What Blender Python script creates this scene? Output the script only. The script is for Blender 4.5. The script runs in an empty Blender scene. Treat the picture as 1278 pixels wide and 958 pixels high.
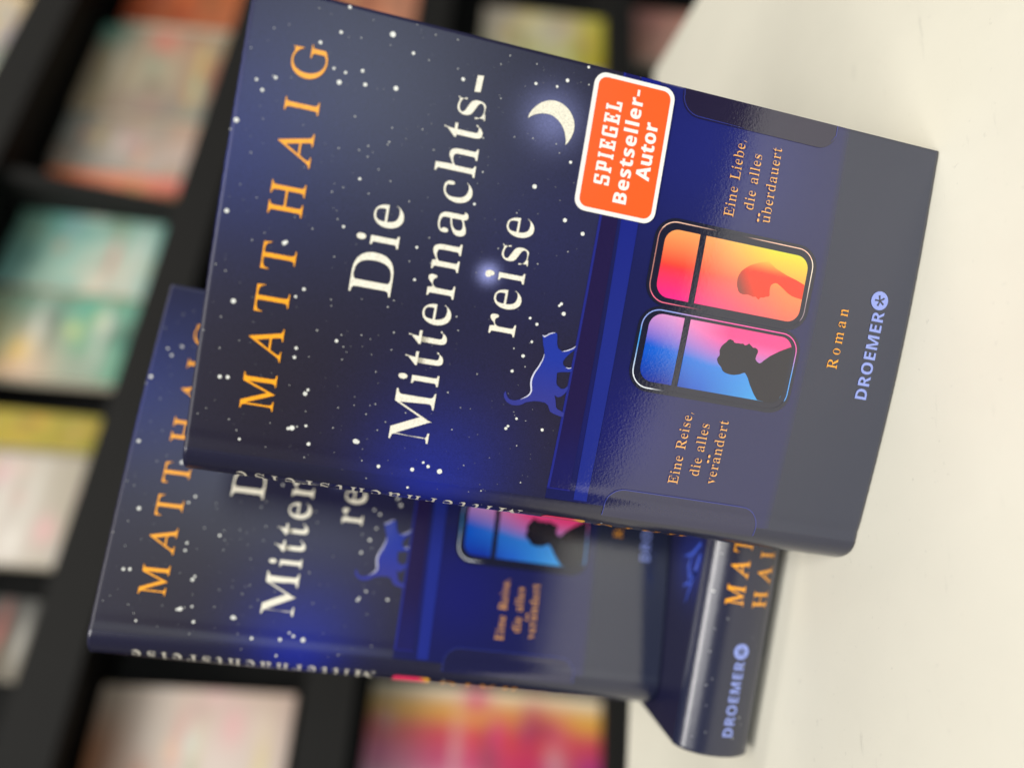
import bpy, bmesh, math, random
from mathutils import Vector, Matrix
from mathutils.geometry import tessellate_polygon
R = math.radians
SC = bpy.context.scene
COL = SC.collection
MM = 0.001

def srgb(r, g, b):
    f = lambda c: c / 12.92 if c <= 0.04045 else ((c + 0.055) / 1.055) ** 2.4
    return (f(r / 255), f(g / 255), f(b / 255))

# ------------------------------------------------------------------ camera
F_PX, PITCH, ROLL, CAM_H = 966.95, 0.192403, 0.165976, 165.957
fw = Vector((0, math.cos(PITCH), -math.sin(PITCH)))
rt = Vector((1, 0, 0))
up = rt.cross(fw)
rt2 = rt * math.cos(ROLL) + up * math.sin(ROLL)
up2 = -rt * math.sin(ROLL) + up * math.cos(ROLL)
cam = bpy.data.cameras.new('camera')
camo = bpy.data.objects.new('camera', cam)
COL.objects.link(camo)
m = Matrix.Identity(4)
for i, ax in enumerate((-up2, rt2, -fw)):        # the phone was held sideways: the picture's right is the place's down
    for k in range(3):
        m[k][i] = ax[k]
m.translation = (0, 0, CAM_H * MM)
camo.matrix_world = m
cam.sensor_width = 36.0
cam.lens = F_PX / 1278 * 36
cam.clip_start = 0.01
cam.clip_end = 50
cam.dof.use_dof = True
cam.dof.focus_distance = 0.237
cam.dof.aperture_fstop = 3.1
SC.camera = camo

# ------------------------------------------------------------------ light
w = bpy.data.worlds.new('World')
SC.world = w
w.use_nodes = True
bg = w.node_tree.nodes['Background']
bg.inputs[0].default_value = (1.0, 0.94, 0.86, 1)
bg.inputs[1].default_value = 0.10

def lamp(name, loc, aim, sx, sy, power, color):
    l = bpy.data.lights.new(name, 'AREA')
    l.shape = 'RECTANGLE'
    l.size, l.size_y = sx, sy
    l.energy = power
    l.color = color
    o = bpy.data.objects.new(name, l)
    COL.objects.link(o)
    o.location = loc
    o.rotation_euler = (Vector(aim) - Vector(loc)).to_track_quat('-Z', 'Y').to_euler()
    return o

lamp('ceiling_lamp', (-0.3, -0.75, 1.85), (-0.1, 0.3, 0), 1.7, 0.45, 34, (1.0, 0.97, 0.93))
lamp('ceiling_lamp', (-0.1, -1.75, 1.75), (0, 0.25, 0.1), 2.2, 1.2, 34, (1.0, 0.985, 0.955))
lamp('shop_window', (0.84, -2.1, 0.36), (0.05, 0.25, 0.15), 0.6, 0.4, 17, (0.86, 0.96, 1.0))
lamp('ceiling_lamp', (1.1, 0.45, 1.9), (0.9, 1.3, 0.4), 1.4, 0.6, 15, (1.0, 0.95, 0.86))

SC.view_settings.view_transform = 'Standard'
SC.view_settings.look = 'None'
SC.view_settings.exposure = 0.0
SC.view_settings.gamma = 1.0

# ------------------------------------------------------------------ helpers
def tag(o, label=None, cat=None, group=None, kind=None):
    for k, v in (('label', label), ('category', cat), ('group', group), ('kind', kind)):
        if v:
            o[k] = v
    return o

def empty(name, loc=(0, 0, 0)):
    o = bpy.data.objects.new(name, None)
    o.empty_display_size = 0.02
    COL.objects.link(o)
    o.location = loc
    return o

def link(name, me, parent=None):
    o = bpy.data.objects.new(name, me)
    COL.objects.link(o)
    if parent:
        o.parent = parent
    return o

def bm_obj(name, bm, mats, parent=None, smooth=False):
    me = bpy.data.meshes.new(name)
    bm.to_mesh(me)
    bm.free()
    for mt in (mats if isinstance(mats, (list, tuple)) else [mats]):
        me.materials.append(mt)
    if smooth:
        for p in me.polygons:
            p.use_smooth = True
    return link(name, me, parent)

def box(bm, x0, y0, z0, x1, y1, z1, bev=0.0):
    r = bmesh.ops.create_cube(bm, size=1)
    for v in r['verts']:
        v.co = Vector(((x0 + x1) / 2 + v.co.x * (x1 - x0), (y0 + y1) / 2 + v.co.y * (y1 - y0), (z0 + z1) / 2 + v.co.z * (z1 - z0)))
    if bev:
        es = list({e for v in r['verts'] for e in v.link_edges})
        bmesh.ops.bevel(bm, geom=es, offset=bev, segments=3, profile=0.5, affect='EDGES')

class NT:
    def __init__(s, name):
        s.mat = bpy.data.materials.new(name)
        s.mat.use_nodes = True
        s.t = s.mat.node_tree
        s.p = s.t.nodes['Principled BSDF']
    def n(s, kind, **kw):
        nd = s.t.nodes.new(kind)
        for k, v in kw.items():
            if k in nd.inputs:
                nd.inputs[k].default_value = v
            else:
                setattr(nd, k, v)
        return nd
    def l(s, a, b):
        s.t.links.new(a, b)

def noise(nt, scale, detail=4, rough=0.55):
    tc = nt.n('ShaderNodeTexCoord')
    nz = nt.n('ShaderNodeTexNoise')
    nz.inputs['Scale'].default_value = scale
    nz.inputs['Detail'].default_value = detail
    nz.inputs['Roughness'].default_value = rough
    nt.l(tc.outputs['Object'], nz.inputs['Vector'])
    return nz

def ramp(nt, src, lo, hi, a, b):
    mr = nt.n('ShaderNodeMapRange')
    for i, v in enumerate((lo, hi, a, b)):
        mr.inputs[1 + i].default_value = v
    nt.l(src, mr.inputs[0])
    return mr.outputs[0]

def mat_print(name, rough, ior, grain, bump_scale=None, bump_dist=0.0, grain_scale=2600):
    """printed paper: the ink colours sit in the mesh, the paper grain and finish are here"""
    nt = NT(name)
    at = nt.n('ShaderNodeAttribute', attribute_name='Ink')
    nz = noise(nt, grain_scale, 3, 0.7)
    g = ramp(nt, nz.outputs['Fac'], 0.25, 0.75, 1 - grain, 1 + grain)
    mx = nt.n('ShaderNodeVectorMath', operation='SCALE')
    nt.l(at.outputs['Color'], mx.inputs[0])
    nt.l(g, mx.inputs['Scale'])
    nt.l(mx.outputs[0], nt.p.inputs['Base Color'])
    nt.p.inputs['Roughness'].default_value = rough
    nt.p.inputs['IOR'].default_value = ior
    if bump_scale:
        bz = noise(nt, bump_scale, 3, 0.6)
        bp = nt.n('ShaderNodeBump')
        bp.inputs['Strength'].default_value = 1.0
        bp.inputs['Distance'].default_value = bump_dist
        nt.l(bz.outputs['Fac'], bp.inputs['Height'])
        nt.l(bp.outputs[0], nt.p.inputs['Normal'])
    return nt.mat

def mat_plain(name, col, rough, var=0.06, scale=30, ior=1.5):
    nt = NT(name)
    nz = noise(nt, scale, 5)
    g = ramp(nt, nz.outputs['Fac'], 0.3, 0.7, 1 - var, 1 + var)
    mx = nt.n('ShaderNodeVectorMath', operation='SCALE')
    mx.inputs[0].default_value = col
    nt.l(g, mx.inputs['Scale'])
    nt.l(mx.outputs[0], nt.p.inputs['Base Color'])
    nt.p.inputs['Roughness'].default_value = rough
    nt.p.inputs['IOR'].default_value = ior
    return nt.mat

def set_ink(me, cols):
    a = me.attributes.new('Ink', 'FLOAT_COLOR', 'POINT')
    flat = []
    for c in cols:
        flat += [c[0], c[1], c[2], 1.0]
    a.data.foreach_set('color', flat)

# ------------------------------------------------------------------ the setting
M_TABLE = None
def make_table_mat():
    nt = NT('cream_laminate')
    nz = noise(nt, 9, 6, 0.6)
    g = ramp(nt, nz.outputs['Fac'], 0.3, 0.7, 0.95, 1.04)
    # scuffs: thin stretched noise, a few of them
    tc = nt.n('ShaderNodeTexCoord')
    mp = nt.n('ShaderNodeMapping')
    mp.inputs['Rotation'].default_value = (0, 0, 0.7)
    mp.inputs['Scale'].default_value = (12, 70, 12)
    nt.l(tc.outputs['Object'], mp.inputs['Vector'])
    sc = nt.n('ShaderNodeTexNoise')
    sc.inputs['Scale'].default_value = 2.2
    sc.inputs['Detail'].default_value = 8
    sc.inputs['Roughness'].default_value = 0.7
    nt.l(mp.outputs[0], sc.inputs['Vector'])
    s2 = ramp(nt, sc.outputs['Fac'], 0.62, 0.74, 1.0, 0.80)
    spk = noise(nt, 420, 2)
    s3 = ramp(nt, spk.outputs['Fac'], 0.69, 0.77, 1.0, 0.88)
    m1 = nt.n('ShaderNodeMath', operation='MULTIPLY'); nt.l(g, m1.inputs[0]); nt.l(s2, m1.inputs[1])
    m2 = nt.n('ShaderNodeMath', operation='MULTIPLY'); nt.l(m1.outputs[0], m2.inputs[0]); nt.l(s3, m2.inputs[1])
    mx = nt.n('ShaderNodeVectorMath', operation='SCALE')
    mx.inputs[0].default_value = (0.735, 0.71, 0.605)
    nt.l(m2.outputs[0], mx.inputs['Scale'])
    nt.l(mx.outputs[0], nt.p.inputs['Base Color'])
    nt.p.inputs['Roughness'].default_value = 0.5
    bz = noise(nt, 700, 2)
    bp = nt.n('ShaderNodeBump')
    bp.inputs['Strength'].default_value = 0.5
    bp.inputs['Distance'].default_value = 0.00006
    nt.l(bz.outputs['Fac'], bp.inputs['Height'])
    nt.l(bp.outputs[0], nt.p.inputs['Normal'])
    return nt.mat
M_TABLE = make_table_mat()

bm = bmesh.new()
bmesh.ops.create_grid(bm, x_segments=1, y_segments=1, size=8)
floor = bm_obj('floor', bm, mat_plain('dark_floor', (0.05, 0.045, 0.04), 0.6, 0.2, 4))
floor.location = (0, 0, -0.76)
tag(floor, kind='structure')

TA = R(19.6)            # the table stands turned to the camera
table = empty('display_table', (0, 0, -0.76))
table.rotation_euler = (0, 0, TA)
tag(table, 'cream white laminate display table that the dark blue novels stand on', 'table')
bm = bmesh.new()
# table frame: x from -420 to 396, y (depth) from 16 to 418, in the table's own axes
box(bm, -0.46, 0.016, 0.725, 0.398, 0.418, 0.76, 0.003)
bm_obj('tabletop', bm, M_TABLE, table)
for sx in (-0.43, 0.368):
    for sy in (0.046, 0.388):
        bm = bmesh.new()
        box(bm, sx - 0.02, sy - 0.02, 0.0, sx + 0.02, sy + 0.02, 0.7245, 0.002)
        bm_obj('leg', bm, M_TABLE, table)
# ------------------------------------------------------------------ letter outlines and the star map of the cover (mm)
SERIF = {
 'D': (496, ['20,0 20,17 39,19 53,23 63,30 69,39 73,54 74,75 74,374 72,397 68,415 61,426 50,433 35,437 15,439 15,455 222,455 268,453 309,446 346,434 378,418 405,396 428,371 445,341 458,307 466,269 468,228 463,167 449,116 424,74 390,42 346,19 292,5 228,0', '222,24 247,26 269,32 289,42 305,57 319,75 337,115 347,166 351,229 345,303 330,360 305,401 269,425 223,433 208,432 197,429 190,423 185,415 183,402 182,385 182,72 183,55 185,42 190,34 197,29 208,25']),
 'i': (198, ['101,362 87,364 75,368 65,376 57,387 52,399 50,412 52,426 57,438 65,449 75,457 87,462 101,463 114,462 126,457 137,449 145,438 150,426 151,412 149,399 145,387 136,376 126,368 114,364', '18,0 18,16 30,18 39,21 45,26 49,32 52,43 52,56 52,252 52,267 50,278 47,285 41,289 32,292 20,293 21,310 148,310 148,56 149,43 151,33 154,26 160,21 168,18 180,16 180,0']),
 'e': (301, ['154,-10 129,-8 106,-1 85,10 66,26 50,45 37,69 27,95 21,125 19,157 21,187 28,215 38,240 51,263 68,282 87,298 109,309 132,316 157,318 193,314 224,301 249,280 268,251 279,216 283,173 283,166 117,166 121,121 131,87 147,62 170,47 199,42 225,47 248,62 270,86 285,73 264,43 240,20 214,3 185,-7', '116,192 201,192 201,215 201,241 198,261 193,277 186,288 175,295 161,297 145,293 132,282 123,263 118,237 116,203']),
 'M': (634, ['14,0 14,17 34,20 50,24 61,32 69,43 74,58 75,79 75,382 75,396 73,407 71,416 66,423 61,428 53,432 15,439 15,455 185,455 317,142 449,455 617,455 617,439 598,436 583,430 573,423 566,412 561,397 560,378 560,85 561,68 562,54 565,43 569,34 574,28 582,23 591,20 602,18 617,17 617,0 396,0 396,17 433,25 440,29 446,36 450,44 453,54 454,68 455,83 455,399 288,0 270,0 105,389 105,80 107,57 112,41 120,30 131,23 148,19 169,17 169,0']),
 't': (228, ['124,-9 99,-7 80,-1 66,10 56,26 50,46 48,71 48,279 20,279 20,300 88,369 105,389 118,407 129,424 144,424 144,310 208,310 208,279 144,279 144,82 145,69 147,59 149,51 154,45 160,41 168,40 183,44 195,56 206,75 222,66 208,39 192,18 172,3 149,-6']),
 'r': (287, ['18,0 18,16 30,18 39,21 45,26 49,32 52,43 52,56 52,252 52,267 50,278 46,285 41,289 32,292 20,293 21,310 146,310 146,252 158,272 172,288 187,301 203,311 218,316 233,318 250,317 264,312 275,304 283,293 288,281 289,266 288,254 284,243 278,234 270,228 260,224 248,222 237,223 229,226 222,231 207,250 202,255 196,259 189,260 179,258 171,252 162,241 155,228 151,211 149,192 149,56 150,42 153,32 159,25 167,21 180,18 197,16 197,0']),
 'n': (381, ['18,0 18,16 30,17 39,21 45,26 49,33 52,43 52,56 52,253 52,266 49,276 46,284 40,289 31,293 19,294 19,310 148,310 148,267 175,296 207,313 243,318 275,314 299,301 316,280 327,250 330,212 330,56 331,43 333,33 337,26 343,21 352,17 363,16 363,0 202,0 202,16 207,16 223,21 232,34 235,56 235,217 234,234 232,247 229,258 223,265 215,270 203,271 183,267 164,255 148,235 148,56 148,43 151,33 154,26 160,21 168,17 180,16 180,0']),
 'a': (344, ['255,-10 236,-8 222,-3 211,6 204,19 200,35 168,11 133,-4 95,-9 74,-6 55,0 40,11 29,26 22,43 20,63 25,91 39,115 63,136 98,155 143,173 199,190 199,241 197,258 193,272 187,282 177,290 164,294 148,296 123,293 109,286 104,274 113,257 119,248 122,239 123,231 121,220 117,210 110,202 100,196 90,192 77,191 64,192 54,196 45,203 38,212 34,223 33,236 35,252 40,266 49,278 62,290 77,300 95,308 115,314 137,317 162,318 205,315 239,307 263,292 280,271 290,244 293,210 293,62 295,40 297,37 300,35 304,34 320,42 329,28 306,7 281,-6', '151,34 174,41 183,47 191,54 199,63 199,169 170,160 147,147 131,130 121,109 118,84 122,56 133,39']),
 'c': (293, ['156,-10 131,-8 108,-1 87,11 67,26 51,45 38,68 28,93 21,120 19,150 22,181 29,210 40,237 55,260 74,280 96,297 120,309 146,317 175,319 204,317 230,310 250,298 265,283 274,265 277,245 276,233 272,223 266,215 258,209 248,205 236,204 222,206 211,212 203,221 198,234 196,251 197,261 197,271 194,286 185,294 169,297 149,292 133,279 121,257 114,227 112,187 115,142 123,105 137,76 156,55 178,42 204,38 227,42 250,53 271,72 285,60 263,35 240,15 214,1 186,-7']),
 'h': (381, ['18,0 18,16 30,17 39,21 45,26 49,33 52,43 52,56 52,399 52,412 49,422 46,429 40,435 31,438 19,440 19,455 148,455 148,267 175,295 207,313 243,318 275,314 299,301 316,280 327,250 330,212 330,56 331,43 333,33 337,26 343,21 352,17 363,16 363,0 202,0 202,16 207,16 223,21 232,34 235,56 235,217 234,234 232,247 229,258 223,265 215,270 203,271 183,267 164,255 148,235 148,56 148,43 151,33 154,26 160,21 168,17 180,16 180,0']),
 's': (288, ['151,-10 132,-8 110,-3 87,6 73,9 64,7 56,1 51,-9 36,-9 36,105 53,105 61,79 72,57 87,39 103,26 121,17 140,15 156,16 168,20 179,27 186,35 191,46 192,58 188,76 176,92 156,105 107,130 85,142 68,155 54,169 45,185 39,202 37,220 40,247 49,270 65,291 86,306 111,316 141,319 166,316 199,308 206,306 213,305 220,306 226,311 230,319 244,319 244,222 228,222 220,244 209,262 196,277 182,288 166,294 149,296 136,295 125,292 116,286 110,278 106,269 105,259 106,249 109,240 115,232 123,225 134,218 146,212 191,189 212,178 229,165 241,151 250,136 255,117 257,95 254,65 244,39 228,18 206,2 181,-7']),
 'R': (473, ['15,0 15,17 36,20 52,24 62,32 69,43 73,59 75,81 75,379 73,398 69,413 62,424 51,431 36,436 16,439 16,455 217,455 278,452 329,442 367,426 395,403 412,372 417,334 413,303 401,277 380,255 352,237 315,224 432,50 452,26 459,21 468,18 478,17 480,17 480,0 338,0 201,212 182,212 182,81 183,59 187,43 194,32 205,24 221,20 242,17 242,0', '182,234 203,234 235,236 261,245 280,258 293,278 301,304 304,336 300,370 291,397 275,416 253,427 224,431 209,430 197,427 190,422 185,414 183,402 182,385']),
 'o': (336, ['169,-10 140,-8 114,-1 90,11 69,27 52,47 38,70 27,96 21,124 19,154 21,184 27,213 38,239 52,262 69,281 90,297 114,309 140,316 168,318 196,316 222,309 245,298 266,282 283,263 298,240 308,214 315,185 317,154 315,123 308,94 298,69 284,46 266,26 245,11 222,-1 197,-8', '169,11 186,14 199,24 209,39 212,50 215,64 217,81 220,154 218,206 214,245 208,271 198,286 185,296 169,299 151,296 138,286 128,271 122,245 118,206 117,154 120,82 122,64 125,50 128,39 138,24 152,14']),
 'm': (554, ['18,0 18,16 30,17 39,21 45,26 49,33 52,43 52,56 52,253 52,266 49,276 46,284 40,289 31,293 19,294 19,310 146,310 146,265 173,294 204,312 237,318 262,316 283,309 300,298 312,282 320,261 348,293 381,312 418,318 449,314 473,301 490,280 500,250 504,212 504,56 504,43 507,33 510,26 516,21 524,17 536,16 536,0 377,0 377,16 389,18 397,21 403,26 407,34 409,44 410,56 410,217 409,234 407,247 404,258 398,265 389,270 377,271 358,268 341,256 324,237 324,56 325,44 327,34 331,26 336,21 345,18 356,16 356,0 199,0 199,16 211,18 219,21 225,26 229,34 231,44 232,56 232,217 231,233 229,247 226,258 220,265 211,270 199,271 180,267 162,255 146,235 146,56 147,44 149,34 152,27 158,21 166,18 177,16 177,0']),
 'L': (426, ['15,0 15,17 36,20 52,24 62,32 69,43 73,59 75,81 75,379 73,399 69,414 62,425 51,432 36,436 16,439 16,455 250,455 250,439 233,438 219,436 208,434 199,430 193,424 188,416 185,407 183,394 182,379 182,83 185,47 188,40 193,35 200,31 234,28 264,29 291,33 315,40 335,49 354,63 370,80 384,100 397,125 409,154 427,154 402,0']),
 'l': (199, ['18,0 18,16 30,18 39,21 45,26 49,32 52,43 52,56 52,398 52,411 50,421 47,429 42,434 33,438 20,439 20,455 148,455 148,56 149,43 151,33 154,26 160,21 168,18 180,16 180,0']),
 'b': (361, ['43,-11 43,388 42,407 40,420 37,428 31,434 21,437 8,439 8,455 138,455 138,279 162,301 190,314 221,318 244,316 265,310 284,299 301,284 315,266 326,245 335,221 340,195 342,166 340,133 333,103 323,75 308,51 291,30 270,13 246,0 220,-8 192,-10 162,-6 133,7 105,28 53,-11', '183,14 204,18 220,30 232,49 239,77 244,114 245,160 244,197 239,228 231,251 220,267 204,277 184,280 174,279 164,275 155,270 147,262 142,253 138,242 138,69 140,49 145,34 154,23 167,16']),
 'd': (370, ['140,-10 117,-8 97,-1 78,10 61,26 47,44 35,66 26,91 21,118 19,147 21,180 27,210 36,237 48,261 63,281 81,297 101,309 123,316 146,318 175,314 201,301 223,280 223,401 222,413 218,423 212,430 203,435 191,438 176,439 176,455 319,455 319,75 320,60 322,49 325,41 330,35 340,30 353,28 353,11 315,8 271,1 223,-10 223,39 201,12 173,-5', '171,28 182,30 192,34 202,41 211,51 218,62 223,76 223,242 220,252 214,262 206,270 196,276 186,279 174,281 155,277 141,267 130,250 123,225 119,193 118,153 119,115 123,83 130,58 140,42 153,32']),
 'u': (375, ['131,-10 103,-7 81,2 65,17 54,38 48,65 46,97 46,248 45,262 43,274 39,282 33,289 24,293 11,294 11,310 142,310 142,74 143,63 146,54 151,46 158,40 166,37 177,36 196,39 213,49 228,66 228,248 228,263 225,275 221,283 214,289 204,293 189,294 189,310 324,310 324,70 325,56 327,46 331,39 338,34 347,31 360,30 360,13 321,10 277,3 228,-10 228,40 216,26 202,13 186,3 169,-4 150,-9']),
 'v': (306, ['142,-10 38,248 22,281 16,288 8,292 -3,293 -3,310 164,310 164,294 156,294 141,292 132,286 129,276 130,268 185,122 236,253 241,272 237,284 224,292 203,294 203,310 305,310 305,295 294,291 284,286 278,279 260,243 160,-10']),
 'E': (442, ['14,0 14,17 35,18 51,22 62,30 70,41 74,57 75,78 75,369 74,394 69,413 62,425 51,433 36,437 16,439 16,455 399,455 399,320 383,320 375,357 361,386 340,406 312,420 276,428 232,430 200,428 194,426 189,422 186,417 183,388 183,246 193,246 221,248 243,256 259,269 272,288 281,313 288,345 304,345 304,118 287,118 284,143 280,164 273,181 264,195 254,206 241,213 225,218 207,221 185,222 183,222 183,67 184,53 187,42 192,35 201,31 213,28 230,28 261,29 289,32 313,39 335,48 354,60 371,75 386,94 399,116 411,143 430,143 402,0']),
 'A': (437, ['-9,0 -9,18 4,19 14,24 24,30 32,41 41,55 49,75 206,466 224,465 384,87 411,34 420,25 430,20 443,18 443,0 229,0 229,18 259,21 277,30 283,46 273,81 253,132 103,132 79,71 76,59 75,48 80,32 96,21 124,18 128,18 128,0', '113,161 242,161 177,319']),
 'T': (423, ['92,0 92,17 114,19 130,23 142,31 150,42 154,59 156,81 156,433 149,433 116,430 88,420 65,403 47,380 35,352 29,318 11,318 11,455 410,455 410,317 394,317 385,359 368,391 343,415 310,429 269,433 263,433 263,81 265,58 269,41 276,30 288,23 305,19 328,17 328,0']),
 'H': (523, ['15,0 15,17 36,20 52,24 62,32 69,43 73,59 75,81 75,379 73,398 69,413 62,424 51,431 36,436 16,439 16,455 242,455 242,439 204,432 197,428 191,422 187,415 184,406 183,394 182,379 182,251 342,251 342,379 337,415 334,422 328,428 320,432 282,439 282,455 507,455 507,439 486,436 471,431 461,424 454,414 451,399 449,379 449,81 451,60 455,44 461,33 471,25 487,20 507,17 507,0 282,0 282,17 303,20 318,24 329,31 336,41 340,58 342,81 342,221 182,221 182,81 183,59 187,43 194,32 205,24 221,20 242,17 242,0']),
 'I': (261, ['13,0 13,17 34,21 50,26 61,32 69,42 74,56 75,75 75,387 74,405 70,419 63,427 52,433 36,437 13,439 13,455 244,455 244,439 223,437 207,433 196,427 188,419 184,405 183,387 183,77 187,44 192,37 198,31 206,26 246,17 246,0']),
 'G': (508, ['268,-10 222,-7 179,3 141,19 108,42 80,70 57,103 41,141 31,183 28,229 31,274 41,315 57,352 80,385 107,413 139,435 176,452 215,462 257,465 293,463 330,454 369,441 388,436 395,437 401,439 406,443 419,465 437,465 437,308 420,308 409,334 397,357 382,379 366,397 348,413 329,426 309,436 288,441 267,443 224,435 189,409 165,366 151,305 146,228 150,163 161,110 180,67 195,48 212,32 231,22 252,15 275,13 298,14 316,19 328,27 336,39 341,53 343,71 343,128 341,146 337,161 329,170 317,176 299,180 275,182 275,198 500,198 500,182 481,180 466,177 457,171 451,161 447,147 446,128 446,29 387,7 328,-6']),
 ',': (180, ['28,-87 47,-3 61,78 124,78 129,71 104,-8 71,-87']),
}
SANS = {
 'D': (497, ['60,0 60,480 211,480 259,477 302,468 342,453 376,432 404,406 427,374 444,336 455,293 458,244 455,198 447,157 433,120 414,88 389,61 359,39 325,22 287,10 244,2 196,0', '162,84 206,84 258,90 300,109 329,141 347,185 353,242 349,290 337,329 318,359 291,380 257,392 216,396 162,396']),
 'R': (443, ['60,0 60,480 200,480 260,476 308,464 345,444 371,416 386,380 392,336 390,315 386,296 379,278 370,263 359,249 346,237 332,226 318,217 302,209 443,0 330,0 216,184 162,184 162,0', '162,267 195,267 225,268 249,274 267,283 279,296 286,313 289,333 286,354 278,370 266,382 247,390 223,395 193,396 162,396']),
 'O': (535, ['267,-7 218,-3 176,7 139,24 108,48 83,76 63,111 50,150 42,193 39,241 42,289 50,332 63,371 83,405 108,433 139,456 176,473 219,484 268,487 317,484 360,473 396,456 427,433 452,405 471,370 485,331 493,288 496,240 493,193 485,150 471,110 452,76 427,47 396,24 360,7 317,-3', '267,79 307,83 338,98 361,122 376,154 386,194 389,240 386,287 376,327 361,359 338,383 307,398 268,402 229,398 198,383 175,359 159,327 149,287 146,240 149,194 159,154 175,122 198,98 229,83']),
 'E': (376, ['60,0 60,480 336,480 336,396 162,396 162,291 324,291 324,208 162,208 162,84 336,84 336,0']),
 'M': (633, ['60,0 60,480 199,480 312,113 314,113 435,480 573,480 573,0 478,0 478,227 479,279 481,335 483,375 480,375 357,0 263,0 148,376 145,376 148,336 150,278 151,223 151,0']),
 'B': (451, ['60,0 60,480 210,480 268,477 317,468 355,453 372,440 386,425 396,406 402,383 404,358 401,332 395,309 384,289 370,272 352,261 330,255 330,251 345,247 360,242 373,234 385,225 396,213 404,199 411,183 414,162 416,139 410,99 395,65 369,37 333,16 291,4 240,0', '162,289 221,289 247,291 268,296 282,304 292,314 298,328 300,345 297,361 291,374 279,384 263,391 242,395 216,396 162,396', '162,84 228,84 256,86 277,92 292,102 302,115 308,131 310,149 308,166 302,180 292,192 276,202 254,207 225,209 162,209']),
 'e': (397, ['218,-7 183,-4 151,2 121,14 95,30 73,50 54,76 41,106 33,141 30,181 33,221 40,257 52,288 69,314 89,335 113,352 140,364 170,371 203,373 251,369 291,354 324,330 348,297 363,256 368,207 368,158 132,158 135,132 143,110 157,92 175,79 197,71 223,68 246,69 267,71 287,75 307,80 327,88 347,97 347,19 329,11 310,5 290,0 269,-4 245,-6', '134,225 274,225 272,246 266,265 257,280 243,293 226,300 204,302 186,300 170,294 156,283 145,269 138,249']),
 's': (334, ['152,-7 86,-2 68,2 49,8 31,15 31,97 95,75 117,70 137,67 155,66 173,67 187,70 197,75 204,82 208,89 210,98 204,115 183,132 130,156 74,185 60,195 49,207 41,220 35,235 31,252 30,271 35,303 48,328 70,348 99,362 134,371 175,373 198,373 219,370 240,367 261,361 283,354 304,345 274,273 223,292 207,296 190,299 174,300 149,297 135,289 130,275 135,260 157,244 206,223 261,196 275,187 286,175 296,162 303,147 307,129 308,109 304,75 291,46 269,23 238,7 199,-3']),
 't': (291, ['178,-7 157,-6 137,-2 119,4 103,13 90,25 78,41 70,61 65,86 63,115 63,291 15,291 15,334 71,367 99,445 163,445 163,367 266,367 266,291 163,291 163,115 165,102 169,92 175,84 184,78 195,74 207,73 239,77 270,85 270,10 230,-2']),
 'l': (205, ['52,0 52,510 152,510 152,0']),
 'r': (305, ['52,0 52,367 128,367 143,305 148,305 160,323 175,339 192,353 212,364 234,371 257,373 275,373 291,371 283,277 270,279 254,280 237,279 221,276 205,271 190,264 178,254 167,242 159,227 154,208 152,187 152,0']),
 'A': (463, ['0,0 169,482 293,482 463,0 354,0 319,114 144,114 109,0', '170,199 295,199 259,311 251,340 240,375 232,407 223,374 212,336 204,311']),
 'u': (441, ['181,-7 144,-3 112,7 86,25 66,51 54,85 50,128 50,367 150,367 150,152 152,129 157,109 165,93 176,82 191,75 210,73 237,77 258,87 272,104 281,128 287,158 289,194 289,367 389,367 389,0 312,0 299,47 293,47 280,30 264,16 245,6 225,-1 203,-5']),
 'o': (416, ['207,-7 174,-4 144,3 116,15 91,32 70,54 53,80 40,111 33,145 30,184 36,240 51,287 78,324 114,352 157,368 209,373 242,371 272,364 300,351 325,334 346,313 363,287 375,257 383,223 385,184 380,128 364,81 337,43 302,15 258,-1', '208,74 232,77 251,86 266,102 276,123 281,151 283,184 281,217 276,244 266,266 251,281 232,290 208,293 184,290 164,281 150,266 140,244 134,217 132,184 134,151 140,123 150,102 164,86 184,77']),
}
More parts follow.
